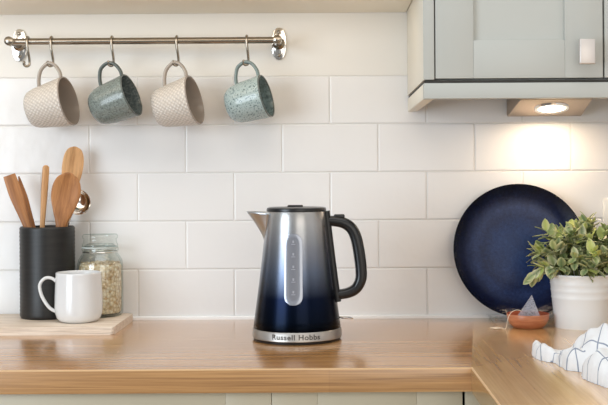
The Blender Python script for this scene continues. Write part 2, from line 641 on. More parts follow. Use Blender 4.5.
# ------------------------------------------------------------------ cabinets
def shaker_door(parent, x0, x1, z0, z1, yf, mat, st=0.068, thick=0.020, rec=0.009):
    """door facing -y with its front face at y = yf"""
    bm = bmesh.new()
    b = 0.0009
    box(bm, x0, x0 + st, yf, yf + thick, z0, z1, b)
    box(bm, x1 - st, x1, yf, yf + thick, z0, z1, b)
    box(bm, x0 + st, x1 - st, yf, yf + thick, z0, z0 + st, b)
    box(bm, x0 + st, x1 - st, yf, yf + thick, z1 - st, z1, b)
    d = obj('door', bm, mat, parent)
    bm = bmesh.new()
    box(bm, x0 + st, x1 - st, yf + rec, yf + thick - 0.002, z0 + st, z1 - st)
    obj('door_panel', bm, mat, d)
    return d


def base_unit(label, x0, x1, doors):
    t = thing('base_cabinet', label, 'cabinet', (0, 0, 0), group='base cabinets under the worktop')
    bm = bmesh.new()
    box(bm, x0, x1, -0.537, -0.01, 0.10, 0.8625)
    obj('carcass', bm, M['dark_gap'], t)
    bm = bmesh.new()
    box(bm, x0, x1, -0.50, -0.48, 0.0, 0.10)
    obj('plinth', bm, M['base_paint'], t)
    for a, b in doors:
        shaker_door(t, a, b, 0.12, 0.8605, -0.559, M['base_paint'], 0.0715)
    return t


base_unit('sage base cabinet left of the narrow door, under the board and jar', -0.6905, -0.0912, [(-0.689, -0.0905)])
base_unit('narrow sage base cabinet under the kettle side of the worktop', -0.0910, 0.2090, [(-0.0898, 0.2078)])
# corner post and the cabinets of the return, whose doors face -x
t = thing('base_cabinet', 'sage base cabinet of the return at the inner corner', 'cabinet', (0, 0, 0), group='base cabinets under the worktop')
bm = bmesh.new()
box(bm, 0.262, X1 - 0.01, -1.58, -0.01, 0.10, 0.8625)
obj('carcass', bm, M['dark_gap'], t)
bm = bmesh.new()
box(bm, 0.2118, 0.2400, -0.559, -0.540, 0.10, 0.8610, 0.0008)
obj('corner_post', bm, M['base_paint'], t)
bm = bmesh.new()
box(bm, 0.240, 0.260, -1.57, -0.5585, 0.12, 0.8610, 0.001)
obj('door', bm, M['base_paint'], t)
bm = bmesh.new()
box(bm, 0.30, 0.32, -1.58, -0.55, 0.0, 0.10)
obj('plinth', bm, M['base_paint'], t)

# wall cabinet
CZ = 1.358
CF = -0.380
wc = thing('wall_cabinet', 'sage shaker wall cabinet with square knob, upper right over the navy plate', 'cabinet', (0, 0, 0))
bm = bmesh.new()
box(bm, 0.1855, X1 - 0.002, CF + 0.022, -0.002, CZ + 0.002, 2.06)
obj('carcass', bm, M['sage'], wc)
bm = bmesh.new()
box(bm, 0.1660, 0.1845, CF + 0.0035, -0.001, CZ + 0.0035, 2.06, 0.0006)
ep = obj('end_panel', bm, M['panel_warm_lit'], wc)
bm = bmesh.new()
box(bm, 0.1660, 0.1845, CF, CF + 0.0034, CZ + 0.0035, 2.06, 0.0006)
obj('edge_strip', bm, M['sage'], ep)
bm = bmesh.new()
box(bm, 0.1680, 0.84, CF + 0.003, -0.010, CZ - 0.0028, CZ + 0.0020)
obj('shadow_strip', bm, M['dark_gap'], wc)
d1 = shaker_door(wc, 0.1868, 0.4755, CZ + 0.0052, 2.055, CF, M['sage'], 0.0655)
d2 = shaker_door(wc, 0.4785, 0.767, CZ + 0.0052, 2.055, CF, M['sage'], 0.0655)
for d, xx in ((d1, 0.4430),):
    bm = bmesh.new()
    zc = 1.4058
    box(bm, xx - 0.0135, xx + 0.0135, CF - 0.026, CF - 0.018, zc - 0.0215, zc + 0.0215, 0.0016, 3)
    box(bm, xx - 0.006, xx + 0.006, CF - 0.019, CF + 0.0005, zc - 0.010, zc + 0.010, 0.001)
    obj('knob', bm, M['knob'], d)
# light rail: mitred moulding under the carcass, front and left return
bm = bmesh.new()
box(bm, 0.1665, 0.84, CF + 0.001, CF + 0.020, 1.3285, CZ - 0.0025, 0.0012)
obj('light_rail', bm, M['sage'], wc)
bm = bmesh.new()
box(bm, 0.1665, 0.1855, CF + 0.0202, -0.001, 1.3285, CZ - 0.0025, 0.0012)
obj('light_rail', bm, M['panel_warm_lit'], wc)

# shelf over the mug rail
bm = bmesh.new()
box(bm, X0, 0.1640, -0.30, -0.001, 1.5345, 1.556, 0.001)
tag(obj('overhead_shelf', bm, M['cream']), 'cream painted board overhead, along the top left of the tiled wall', 'shelf')

# under-cabinet light
ul = thing('cabinet_light', 'wedge-shaped brushed steel downlight, lit, under the wall cabinet', 'light', (0.4475, 0, 0))
bm = bmesh.new()
prism(bm, [(-0.003, 1.355), (-0.003, 1.3195), (-0.012, 1.3165), (-0.132, 1.343), (-0.135, 1.355)], -0.0765, 0.0765, 'x', 0.0012, 2)
for v in bm.verts:
    v.co.x *= 1.0 + 0.62 * v.co.y
obj('housing', bm, M['housing'], ul)
slope = math.atan2(1.343 - 1.3165, 0.120)
cen = Vector((0.002, -0.075, 1.3165 + 0.063 * (1.343 - 1.3165) / 0.120))
rotm = Matrix.Rotation(-slope, 4, 'X')
bm = bmesh.new()
lathe(bm, [(0.026, -0.0005), (0.028, -0.0035), (0.034, -0.0035), (0.036, 0.001)], 40)
bm.transform(Matrix.Translation(cen) @ rotm)
obj('bezel', bm, M['chrome'], ul)
bm = bmesh.new()
lathe(bm, [(0.0, -0.0022), (0.0275, -0.0022), (0.0275, 0.0005)], 40)
bm.transform(Matrix.Translation(cen) @ rotm)
obj('lens', bm, M['lamp'], ul)

# socket at the right edge
so = thing('wall_socket', 'white wall socket at the right edge behind the plant', 'socket', (0.642, 0, 1.103))
bm = bmesh.new()
box(bm, -0.073, 0.073, -0.009, -0.0002, -0.043, 0.043, 0.003, 3)
obj('faceplate', bm, M['plastic_white'], so)
for sx in (-0.036, 0.036):
    bm = bmesh.new()
    box(bm, sx - 0.007, sx + 0.007, -0.012, -0.0085, 0.018, 0.036, 0.001)
    obj('rocker_switch', bm, M['plastic_white'], so)

# ------------------------------------------------------------------ mug rail
BZ, BY = 1.4705, -0.065
BL, BR = -0.638, -0.100
mr_ = thing('mug_rail', 'satin nickel rail with ornate end plates, fixed to the tiles at upper left', 'rail', (0, 0, BZ))
bm = bmesh.new()
tube(bm, [(BL + 0.004, BY, 0), (BR - 0.004, BY, 0)], 0.0068, 24, up=(0, 0, 1))
obj('bar', bm, M['nickel'], mr_)
for bx in (BL, BR):
    # scalloped elongated plate
    bm = bmesh.new()
    outl = []
    base = [(0, .034), (.006, .0325), (.0085, .027), (.0135, .020), (.0150, .012), (.0142, .004)]
    q = base + [(x, -z) for x, z in base[::-1]]
    outl = q + [(-x, z) for x, z in q[::-1] if x > 0]
    prism(bm, [(bx + x, z) for x, z in outl], -0.0045, -0.0005, 'y', 0.0012, 2)
    prism(bm, [(bx + x * 0.66, z * 0.72) for x, z in outl], -0.0065, -0.0045, 'y', 0.001, 2)
    p = obj('end_plate', bm, M['chrome'], mr_)
    for sz in (-0.024, 0.024):
        bm = bmesh.new()
        sphere(bm, (bx, -0.0062, sz), 0.0036, 1, 0.6, 1, 12, 8)
        obj('screw', bm, M['nickel'], p)
    bm = bmesh.new()
    lathe(bm, [(0.0, -0.002), (0.0125, -0.002), (0.0125, 0.004), (0.0075, 0.008), (0.0062, 0.030), (0.0080, 0.046), (0.0090, 0.052),
               (0.0090, 0.069), (0.0070, 0.071), (0.0092, 0.0735), (0.0088, 0.0765), (0.0045, 0.079), (0.0, 0.0795)], 28)
    bm.transform(Matrix.Translation((bx, -0.004, 0)) @ Matrix.Rotation(PI / 2, 4, 'X'))
    obj('post', bm, M['nickel'], mr_)


# hooks: S-shaped, loop over the bar and a small upturned curl below
def hook_mesh():
    bm = bmesh.new()
    R = 0.0068 + 0.0022
    pts = []
    for a in range(200, -1, -20):          # over the bar from the back to the front
        t = math.radians(a)
        pts.append((0, R * math.cos(t) * -1.0, R * math.sin(t)))
    pts = [(0.0, R * math.cos(math.radians(a)), R * math.sin(math.radians(a))) for a in range(-30, 181, 21)]
    pts += [(0.0005, -R, -0.010), (0.002, -R + 0.002, -0.022), (0.0030, -0.003, -0.034), (0.0030, -0.001, -0.042)]
    cz, cx, r = -0.0450, -0.0020, 0.0050
    for a in range(0, -211, -30):
        t = math.radians(a)
        pts.append((cx + r * math.cos(t), -0.001 - 0.0008 * (a / -30), cz + r * math.sin(t)))
    tube(bm, catmull(pts, 4), 0.0026, 10, up=(1, 0.2, 0.1))
    e = pts[-1]
    sphere(bm, e, 0.0030, u=10, v=8)
    return bm


HX = [-0.6030, -0.5555, -0.4335, -0.3030, -0.1620]
HL = ['empty nickel S-hook at the left end of the mug rail',
      'nickel hook holding the leftmost cream dimpled mug',
      'nickel hook holding the dark grey-teal mug',
      'nickel hook holding the cream mug between the two teal mugs',
      'nickel hook holding the pale aqua mug at the right']
hook0 = obj('hook', hook_mesh(), M['nickel'])
for i, (x, l) in enumerate(zip(HX, HL)):
    h = hook0 if i == 0 else hook0.copy()
    if i:
        C.objects.link(h)
    h.location = (x, BY, BZ)
    tag(h, l, 'hook', 'hooks on the mug rail')


# mugs on the hooks
def mug_parts(t, R, rb, H, ext, inn, hmat, round_base, rimmat=None, hz=(0.018, 0.064), hout=0.038):
    w = 0.0038
    if round_base:
        prof = [(0, 0.0015), (rb * .72, 0.0015), (rb * .76, 0), (rb * .84, 0), (rb * 1.02, 0.006), (rb * 1.16, 0.017), (rb * 1.24, 0.034)]
        prof += [(rb * 1.24 + (R - rb * 1.24) * k, 0.034 + (H - 0.036) * k) for k in (.25, .5, .75, 1)]
    else:
        prof = [(0, 0.0015), (rb * .72, 0.0015), (rb * .78, 0), (rb * .93, 0.0005), (rb * 1.04, 0.005), (rb * 1.12, 0.012)]
        prof += [(rb * 1.12 + (R - rb * 1.12) * (k ** 0.9), 0.012 + (H - 0.014) * k) for k in (.12, .25, .4, .55, .7, .85, 1)]
    no = len(prof)
    prof += [(R - 0.0006, H), (R - w + .0008, H), (R - w, H - 0.002)]
    nr = len(prof)
    for k in (.8, .6, .4, .22):
        z = 0.007 + (H - 0.009) * k
        # follow the outer wall inside
        rr = next((a[0] + (b[0] - a[0]) * (z - a[1]) / (b[1] - a[1]) for a, b in zip(prof[:no], prof[1:no]) if a[1] <= z <= b[1] and b[1] > a[1]), R) - w
        prof.append((rr, z))
    prof += [(prof[-1][0] * 0.85, 0.010), (prof[-1][0] * 0.6, 0.0062), (0, 0.006)]
    mats = [0 if k < no - 1 else (2 if k < nr - 1 else 1) for k in range(len(prof) - 1)]
    bm = bmesh.new()
    lathe(bm, prof, 64, mats)
    obj('body', bm, [ext, inn, rimmat or ext], t, angle=50)
    # handle: ear in the local +x direction

    def rout(z):
        return next((a[0] + (b[0] - a[0]) * (z - a[1]) / (b[1] - a[1]) for a, b in zip(prof[:no], prof[1:no]) if a[1] <= z <= b[1] and b[1] > a[1]), R)
    z0, z1 = hz
    pts = [(rout(z0) - 0.0018, 0, z0), (rout(z0) + hout * .40, 0, z0 + 0.003), (rout(z0) + hout * .85, 0, z0 + (z1 - z0) * .25),
           (rout(z1) + hout * .90, 0, z0 + (z1 - z0) * .62), (rout(z1) + hout * .70, 0, z0 + (z1 - z0) * .88), (rout(z1) + hout * .30, 0, z1 + .001), (rout(z1) - 0.0018, 0, z1 + 0.001)]
    bm = bmesh.new()
    tube(bm, catmull(pts, 7), (0.0034, 0.0055), 14, up=(0, 1, 0))
    obj('handle', bm, hmat, t, angle=60)
    return pts


# each mug: hook x, mouth radius, base radius, height, axis (base -> mouth)
GM = 'mugs hanging on the rail'
MUGS = [
    (1, 0.0505, 0.035, 0.083, (.955, -.150, .205), 'weave', 'taupe', 'taupe_handle', False, 'taupe', 'cream dimpled mug hanging furthest left, next to the empty hook'),
    (2, 0.0445, 0.033, 0.084, (.925, -.190, .330), 'teal_dark', 'teal_dark_in', 'teal_handle', True, 'teal_handle', 'dark grey-teal speckled mug hanging between the two cream mugs'),
    (3, 0.0505, 0.035, 0.082, (.945, -.200, .215), 'weave', 'taupe', 'taupe_handle', False, 'taupe', 'cream dimpled mug hanging between the dark teal and pale aqua mugs'),
    (4, 0.0440, 0.033, 0.081, (.945, -.235, .240), 'teal_light', 'teal_light_in', 'aqua_handle', True, 'teal_handle', 'pale aqua mug with dark speckles, hanging furthest right'),
]
for hi, R, rb, H, ax, e_, i_, h_, rnd, rim, lab in MUGS:
    t = thing('mug', lab, 'mug', group=GM)
    hp = mug_parts(t, R, rb, H, M[e_], M[i_], M[h_], rnd, M[rim], hz=(H - 0.056, H - 0.008))
    n = Vector(ax).normalized()
    xdir = (Vector((0, 0, 1)) - n * n.z).normalized()
    ydir = n.cross(xdir)
    rot = Matrix((xdir, ydir, n)).transposed().to_4x4()
    # the inside of the handle's crest rests in the hook's curl
    crest = max((Vector(p) for p in catmull(hp, 7)), key=lambda p: (rot @ p).z)
    cr = rot @ (crest - Vector((0.0034, 0, 0)))
    target = Vector((HX[hi] - 0.003 + (0.003 if hi == 4 else 0.0), BY - 0.004, BZ - 0.0470))
    t.matrix_world = Matrix.Translation(target - cr) @ rot

# ------------------------------------------------------------------ left group on the board
BT = TOP + 0.015
bm = bmesh.new()
def rrect(x0, x1, y0, y1, r, n=5):
    out = []
    for cx, cy, a0 in ((x1 - r, y1 - r, 0), (x0 + r, y1 - r, 90), (x0 + r, y0 + r, 180), (x1 - r, y0 + r, 270)):
        for k in range(n + 1):
            a = math.radians(a0 + 90 * k / n)
            out.append((cx + r * math.cos(a), cy + r * math.sin(a)))
    return out


prism(bm, rrect(-0.82, -0.404, -0.213, -0.009, 0.008), 0.0, 0.015, 'z', 0.0016, 3)
o = obj('chopping_board', bm, M['board'])
o.location = (0, 0, TOP)
tag(o, 'pale wooden chopping board lying under the black pot and white mug', 'chopping board')

UH = (-0.5680, -0.0590)
uh_h = 0.183
bm = bmesh.new()
prof = [(0, 0.0), (0.0515, 0.0), (0.0535, 0.002)]
nrib = 46
for k in range(nrib):
    z = 0.004 + (uh_h - 0.008) * k / (nrib - 1)
    prof.append((0.0540 + (0.0007 if k % 2 else 0.0), z))
prof += [(0.0535, uh_h - 0.0012), (0.0522, uh_h), (0.0498, uh_h - 0.0010), (0.0492, uh_h - 0.003), (0.0490, 0.008), (0, 0.006)]
lathe(bm, prof, 64)
o = obj('utensil_pot', bm, M['stoneware'], angle=60)
o.location = (UH[0], UH[1], BT)
tag(o, 'tall charcoal ribbed pot holding the wooden utensils, on the board', 'utensil pot')


def implement(name, mat, label, foot, head, sects, yaw=0.0, group='wooden utensils in the charcoal pot', segs=18, parent=None):
    """sects: (distance from foot, half width, half thickness, dish, forward offset); flat side faces -y"""
    bm = bmesh.new()
    sects = catmull(sects, 5)
    rings = []
    for z, w, th, dish, off in sects:
        ring = []
        for k in range(segs):
            a = 2 * PI * k / segs
            x = w * math.cos(a)
            y = th * math.sin(a) - dish * math.cos(a) ** 2 + off
            ring.append(bm.verts.new((x, y, z)))
        rings.append(ring)
    for A, B in zip(rings, rings[1:]):
        for k in range(segs):
            bm.faces.new((A[k], A[(k + 1) % segs], B[(k + 1) % segs], B[k]))
    bm.faces.new(rings[0][::-1])
    bm.faces.new(rings[-1])
    f, h = Vector(foot), Vector(head)
    zd = (h - f).normalized()
    xd = Vector((math.cos(yaw), math.sin(yaw), 0))
    xd = (xd - zd * xd.dot(zd)).normalized()
    yd = zd.cross(xd)
    o = obj(name, bm, mat, parent, angle=60)
    o.matrix_world = Matrix.Translation(f) @ Matrix((xd, yd, zd)).transposed().to_4x4()
    tag(o, label, name.split('_')[-1], group)
    return o


ux, uy = UH
fz = BT + 0.0125
# leaning spatula with a slanted blade, at the left
L = 0.29
implement('wooden_spatula', M['utensil_dark'], 'wooden spatula with squared slanted end, leaning out furthest left in the charcoal pot',
          (ux + 0.018, uy + 0.004, fz), (ux - 0.0730, uy - 0.010, 1.200),
          [(0, .006, .004, 0, 0), (.10, .0065, .0042, 0, 0), (.165, .0072, .004, 0, 0), (.205, .0098, .0032, 0, 0), (.245, .0135, .0024, 0, 0),
           (.275, .0130, .0019, 0, 0), (.2895, .0120, .0013, 0, 0)], 0.15)
implement('wooden_fork', M['utensil_dark'], 'slim wooden fork seen edge-on behind the leaning spatula',
          (ux + 0.010, uy + 0.024, fz), (ux - 0.0590, uy + 0.012, 1.193),
          [(0, .005, .004, 0, 0), (.12, .005, .004, 0, 0), (.20, .0060, .003, 0, 0), (.235, .0065, .0022, 0, 0), (.262, .0042, .0016, 0, 0), (.281, .0016, .0012, 0, 0)], 0.5)
implement('wooden_stick', M['utensil_light'], 'upright slim wooden handle standing in the middle of the charcoal pot',
          (ux - 0.0185, uy - 0.012, fz), (ux + 0.0010, uy - 0.010, 1.222),
          [(0, .0038, .003, 0, 0), (.10, .0040, .003, 0, 0), (.18, .0050, .0034, 0, 0), (.24, .0066, .0040, 0, 0), (.285, .0068, .0040, 0, 0), (.292, .0052, .003, 0, 0), (.2945, .002, .0015, 0, 0)], 0.3)
implement('wooden_spoon', M['utensil_light'], 'tallest pale wooden spoon, standing behind the darker spoon in the charcoal pot',
          (ux + 0.010, uy + 0.012, fz), (ux + 0.0540, uy + 0.016, 1.262),
          [(0, .0055, .005, 0, 0), (.18, .0060, .005, 0, 0), (.235, .0085, .0045, .001, 0), (.262, .0170, .0040, .004, .003), (.288, .0210, .0036, .006, .005),
           (.312, .0200, .0032, .005, .004), (.328, .0140, .0025, .003, .002), (.3345, .003, .001, 0, 0)], 0.25)
implement('wooden_spoon', M['utensil_dark'], 'broad dark wooden spoon in front at the right side of the charcoal pot',
          (ux + 0.004, uy - 0.014, fz), (ux + 0.0490, uy - 0.018, 1.2075),
          [(0, .006, .005, 0, 0), (.13, .0075, .006, 0, 0), (.172, .0100, .0058, .001, 0), (.200, .0190, .0055, .004, .002), (.228, .0275, .005, .008, .006),
           (.252, .0280, .0045, .008, .006), (.270, .0215, .0035, .005, .003), (.2800, .009, .002, .001, 0), (.2825, .002, .001, 0, 0)], 0.2)
# steel ladle behind the front spoon
t = thing('steel_ladle', 'shiny steel ladle half hidden behind the broad wooden spoon', 'ladle', (ux, uy, BT))
bm = bmesh.new()
pr = []
for k in range(9):
    a = PI / 2 * k / 8
    pr.append((0.0275 * math.sin(a), -0.018 * math.cos(a)))
pr += [(0.0285, 0.0008), (0.0275, 0.0015)]
for k in range(8, -1, -1):
    a = PI / 2 * k / 8
    pr.append((0.0262 * math.sin(a), -0.0165 * math.cos(a) + 0.0004))
lathe(bm, pr, 36)
bm.transform(Matrix.Translation((0.0560, 0.020, 0.232)) @ Matrix.Rotation(math.radians(32), 4, 'Z') @ Matrix.Rotation(math.radians(70), 4, 'X'))
obj('bowl', bm, M['chrome'], t)
bm = bmesh.new()
tube(bm, catmull([(0.008, 0.024, 0.0135), (0.019, 0.027, 0.10), (0.031, 0.029, 0.175), (0.0440, 0.030, 0.214)], 5), (0.0035, 0.0014), 10, up=(0, 1, 0))
obj('handle', bm, M['chrome'], t)

# glass jar of oats
JX, JY = -0.4640, -0.0470
jar = thing('glass_jar', 'glass jar of oats with a glass lid, behind the white mug', 'jar', (JX, JY, BT))
bm = bmesh.new()
lathe(bm, [(0, 0.001), (0.036, 0.0), (0.042, 0.002), (0.0455, 0.008), (0.0458, 0.060), (0.0455, 0.104), (0.0435, 0.114), (0.0385, 0.122), (0.0345, 0.127),
           (0.0335, 0.131), (0.0365, 0.1325), (0.0370, 0.136), (0.0345, 0.138), (0.0318, 0.138), (0.0312, 0.130), (0.0330, 0.124), (0.0375, 0.118), (0.0412, 0.111),
           (0.0432, 0.102), (0.0435, 0.060), (0.0432, 0.010), (0.040, 0.006), (0, 0.0055)], 56)
obj('body', bm, M['glass'], jar, angle=60)
bm = bmesh.new()
lathe(bm, [(0, 0.146), (0.026, 0.146), (0.0295, 0.143), (0.0315, 0.1405), (0.0355, 0.1405), (0.0362, 0.145), (0.0335, 0.148), (0.0325, 0.156), (0.0352, 0.158), (0.0356, 0.163), (0.0335, 0.1655), (0.022, 0.1645), (0, 0.164)], 56)
obj('lid', bm, M['glass'], jar, angle=60)
bm = bmesh.new()
lathe(bm, [(0.0322, 0.1382), (0.0365, 0.1382), (0.0368, 0.1404), (0.0322, 0.1404)], 48)
obj('seal', bm, basic('clear_rubber', lin(206, 214, 210), 0.4), jar)
bm = bmesh.new()
ring = [(0.0352 * math.cos(2 * PI * k / 40), 0.0352 * math.sin(2 * PI * k / 40), 0.1300) for k in range(40)]
tube(bm, ring, 0.0011, 8, up=(0, 0, 1), closed=True)
obj('wire_ring', bm, M['chrome'], jar)

bm = bmesh.new()
lathe(bm, [(0, 0.0065), (0.038, 0.0068), (0.0418, 0.011), (0.0424, 0.050), (0.0420, 0.102), (0.039, 0.105), (0.020, 0.108), (0, 0.107)], 56)
rnd = random.Random(3)
for k in range(520):
    a = rnd.uniform(0, 2 * PI)
    if k < 340:
        z, r = rnd.uniform(0.012, 0.100), 0.0418
        nrm = Vector((math.cos(a), math.sin(a), rnd.uniform(-.3, .3)))
    else:
        r = 0.040 * math.sqrt(rnd.random())
        z = 0.1065 + rnd.uniform(0, 0.002)
        nrm = Vector((rnd.uniform(-.5, .5), rnd.uniform(-.5, .5), 1))
    c = Vector((r * math.cos(a), r * math.sin(a), z))
    q = nrm.normalized().to_track_quat('Z', 'Y').to_matrix().to_4x4()
    m4 = Matrix.Translation(c) @ q @ Matrix.Rotation(rnd.uniform(0, PI), 4, 'Z') @ Matrix.Diagonal((0.0036, 0.0026, 0.0008, 1))
    bmesh.ops.create_uvsphere(bm, u_segments=8, v_segments=4, radius=1, matrix=m4)
o = obj('rolled_oats', bm, M['oats'], angle=70)
o.location = (JX, JY, BT)
tag(o, 'pale rolled oats filling the glass jar', 'oats', kind='stuff')

# white mug
MX, MY = -0.4880, -0.1340
wm = thing('mug', 'plain white china mug with thin handle, standing on the board', 'mug', (MX, MY, BT))
bm = bmesh.new()
prof = [(0, 0.0015), (0.026, 0.0015), (0.0275, 0), (0.0300, 0.0), (0.0370, 0.003), (0.0425, 0.009), (0.0452, 0.018), (0.0462, 0.030), (0.0458, 0.050), (0.0448, 0.072), (0.0438, 0.0925), (0.0440, 0.0955),
        (0.0432, 0.0965), (0.0420, 0.0955), (0.0415, 0.090), (0.0425, 0.060), (0.0428, 0.030), (0.040, 0.014), (0.030, 0.0065), (0, 0.006)]
lathe(bm, prof, 64)
obj('body', bm, M['white_china'], wm, angle=70)
bm = bmesh.new()
hp = [(-0.0425, 0, 0.079), (-0.0520, 0, 0.0855), (-0.0640, 0, 0.0855), (-0.0735, 0, 0.075), (-0.0735, 0, 0.061), (-0.0670, 0, 0.044), (-0.0560, 0, 0.028), (-0.0440, 0, 0.0205)]
tube(bm, catmull(hp, 6), (0.0033, 0.0055), 14, up=(0, 1, 0))
obj('handle', bm, M['white_china'], wm, angle=70)
wm.rotation_euler = (0, 0, math.radians(6))

# ------------------------------------------------------------------ kettle
KX, KY = -0.0580, -0.275
kt = thing('kettle', 'ombre silver-to-navy electric kettle with black handle in the middle of the worktop', 'kettle', (KX, KY, TOP))
kz0, kz1, kr0, kr1 = 0.0235, 0.232, 0.0795, 0.0535


def kr(z):
    k = (z - kz0) / (kz1 - kz0)
    return kr0 + (kr1 - kr0) * k - 0.0010 * math.sin(PI * max(0, min(1, k)))


bm = bmesh.new()
lathe(bm, [(0, 0.0), (0.0765, 0.0), (0.0790, 0.0012), (0.0795, 0.0042), (0.076, 0.0048), (0, 0.0048)], 72)
obj('power_base', bm, M['black_matt'], kt)
bm = bmesh.new()
lathe(bm, [(0.070, 0.0050), (0.0805, 0.0050), (0.0815, 0.0060), (0.0808, 0.0208), (0.0800, 0.0218), (0.070, 0.0218)], 96)
band = obj('chrome_band', bm, M['band'], kt)
bm = bmesh.new()
prof = [(0.070, 0.0218), (0.0785, 0.0218), (0.0795, 0.0235)]
prof += [(kr(kz0 + (kz1 - kz0) * k / 12), kz0 + (kz1 - kz0) * k / 12) for k in range(1, 13)]
prof += [(0.0530, 0.2334), (0.045, 0.2334)]
lathe(bm, prof, 96)
obj('body', bm, M['kettle'], kt, angle=50)
bm = bmesh.new()
lathe(bm, [(0.046, 0.2325), (0.0542, 0.2325), (0.0546, 0.2350), (0.0535, 0.2388), (0.0490, 0.2400), (0.030, 0.2406), (0, 0.2408)], 72)
lid = obj('lid', bm, M['black'], kt)
bm = bmesh.new()
box(bm, -0.016, 0.012, -0.010, 0.010, 0.2395, 0.2438, 0.0015, 3)
obj('lid_tab', bm, M['black'], lid)
# spout: an open chrome lip growing out of the left side
bm = bmesh.new()
uvl = None
rows = []
NT, NS = 14, 16
for i in range(NT + 1):
    t = i / NT
    z = 0.180 + (0.2305 - 0.180) * t
    row = []
    for j in range(NS + 1):
        s = -1 + 2 * j / NS
        w = 0.004 + 0.024 * t ** 0.8
        p = 0.0005 + 0.0375 * t ** 1.25
        zz = z + 0.0025 * t * (1 - abs(s))
        r = kr(zz) - 0.0012 + p * (1 - abs(s) ** 1.25)
        a = PI + s * w / kr(zz)
        row.append(bm.verts.new((r * math.cos(a), r * math.sin(a), zz)))
    rows.append(row)
for A, B in zip(rows, rows[1:]):
    for j in range(NS):
        bm.faces.new((A[j], A[j + 1], B[j + 1], B[j]))
sp = obj('spout', bm, M['spout'], kt, angle=70)
sm = sp.modifiers.new('thickness', 'SOLIDIFY')
sm.thickness = 0.0012
# handle
hp = [(0.0500, 0, 0.2150), (0.0680, 0, 0.2140), (0.0860, 0, 0.2105), (0.1000, 0, 0.2005), (0.1085, 0, 0.1830), (0.1140, 0, 0.1550), (0.1172, 0, 0.1260), (0.1165, 0, 0.1075), (0.1080, 0, 0.0915), (0.0940, 0, 0.0835), (0.0780, 0, 0.0805), (0.0670, 0, 0.0800)]
pts = catmull(hp, 5)
rad = []
for k in range(len(pts)):
    f = k / (len(pts) - 1)
    th = 0.0092 + 0.0016 * math.sin(PI * min(1, f * 1.15))
    rad.append((th, 0.0135))
bm = bmesh.new()
tube(bm, pts, rad, 22, up=(0, 1, 0), square=2.6)
hd = obj('handle', bm, M['black'], kt, angle=50)
bm = bmesh.new()
pts = [(kr(z) + 0.0005, 0, z) for z in [0.068 + (0.2325 - 0.068) * k / 10 for k in range(11)]]
tube(bm, pts, (0.0072, 0.0140), 16, up=(0, 1, 0), square=3)
obj('handle_spine', bm, M['black'], hd, angle=50)
bm = bmesh.new()
box(bm, 0.068, 0.088, -0.008, 0.008, 0.2190, 0.2265, 0.0025, 3)
obj('release_button', bm, M['black'], hd)


# water gauge conforming to the front of the body
def on_body(x, z, lift):
    r = kr(z) + lift
    a = -PI / 2 + x / kr(z)
    return (r * math.cos(a), r * math.sin(a), z)


def rrz(hw, z0, z1, n=8):
    out = []
    r = hw * 0.92
    for cx, cz, a0 in ((hw - r, z1 - r, 0), (-hw + r, z1 - r, 90), (-hw + r, z0 + r, 180), (hw - r, z0 + r, 270)):
        for k in range(n + 1):
            a = math.radians(a0 + 90 * k / n)
            out.append((cx + r * math.cos(a), cz + r * math.sin(a)))
    # subdivide the long sides so the ring follows the cone
    res = []
    for p, q in zip(out, out[1:] + out[:1]):
        m = max(1, int(abs(q[1] - p[1]) / 0.008))
        for k in range(m):
            res.append((p[0] + (q[0] - p[0]) * k / m, p[1] + (q[1] - p[1]) * k / m))
    return res


gx = -0.0040
loops = []
spec = [(0.0163, 0.0000, 0.0), (0.0160, 0.0014, 0.0), (0.0125, 0.0019, 0.0), (0.0085, 0.0010, 0.0)]
bm = bmesh.new()
for hw, lift, _ in spec:
    dd = 0.0163 - hw
    loops.append([bm.verts.new(on_body(gx + x, z, lift)) for x, z in rrz(0.0163, 0.0690, 0.1940)])
    for v, (x, z) in zip(loops[-1], rrz(0.0163, 0.0690, 0.1940)):
        cz = 0.1315
        sx = hw / 0.0163
        sz = (0.0625 - dd) / 0.0625
        v.co = on_body(gx + x * sx, cz + (z - cz) * sz, lift)
for A, B in zip(loops, loops[1:]):
    n = len(A)
    for i in range(n):
        bm.faces.new((A[i], A[(i + 1) % n], B[(i + 1) % n], B[i]))
gf = obj('gauge_frame', bm, basic('clear_gauge_rim', lin(160, 164, 174), 0.2, 0.5), kt, angle=60)
bm = bmesh.new()
for k in range(16):
    z0_, z1_ = 0.0755 + 0.112 * k / 16, 0.0755 + 0.112 * (k + 1) / 16
    prev = None
    for j in range(5):
        x = -0.0104 + 0.0208 * j / 4
        a = bm.verts.new(on_body(gx + x, z0_, 0.0010))
        b = bm.verts.new(on_body(gx + x, z1_, 0.0010))
        if prev:
            bm.faces.new((prev[0], a, b, prev[1]))
        prev = (a, b)
bmesh.ops.remove_doubles(bm, verts=bm.verts, dist=1e-5)
pn = obj('gauge_pane', bm, M['pane'], gf)
bm = bmesh.new()
for k in range(5):
    z = 0.088 + 0.022 * k
    for x0, x1, dz in ((-0.0035, 0.0035, 0.0012), (-0.0015, 0.0015, 0.0042)):
        q = [bm.verts.new(on_body(gx + x, z + s * dz / 2 + (0.0045 if dz > 0.002 else 0), 0.0013)) for x, s in ((x0, -1), (x1, -1), (x1, 1), (x0, 1))]
        bm.faces.new(q)
obj('level_marks', bm, M['marks'], gf)
# switch paddle low at the back right
bm = bmesh.new()
loop = [(0.0760 + 0.0255 * (0.5 - 0.5 * math.cos(2 * PI * k / 28)), 0.004 + 0.010 * math.sin(2 * PI * k / 28), 0.0375 + 0.0010 * math.cos(2 * PI * k / 28)) for k in range(28)]
tube(bm, loop, 0.0013, 8, up=(0, 0, 1), closed=True)
sw = obj('switch_paddle', bm, M['chrome'], kt)
bm = bmesh.new()
vs = [bm.verts.new((p[0], p[1], p[2])) for p in loop]
bm.faces.new(vs)
obj('paddle_pane', bm, M['acrylic'], sw)
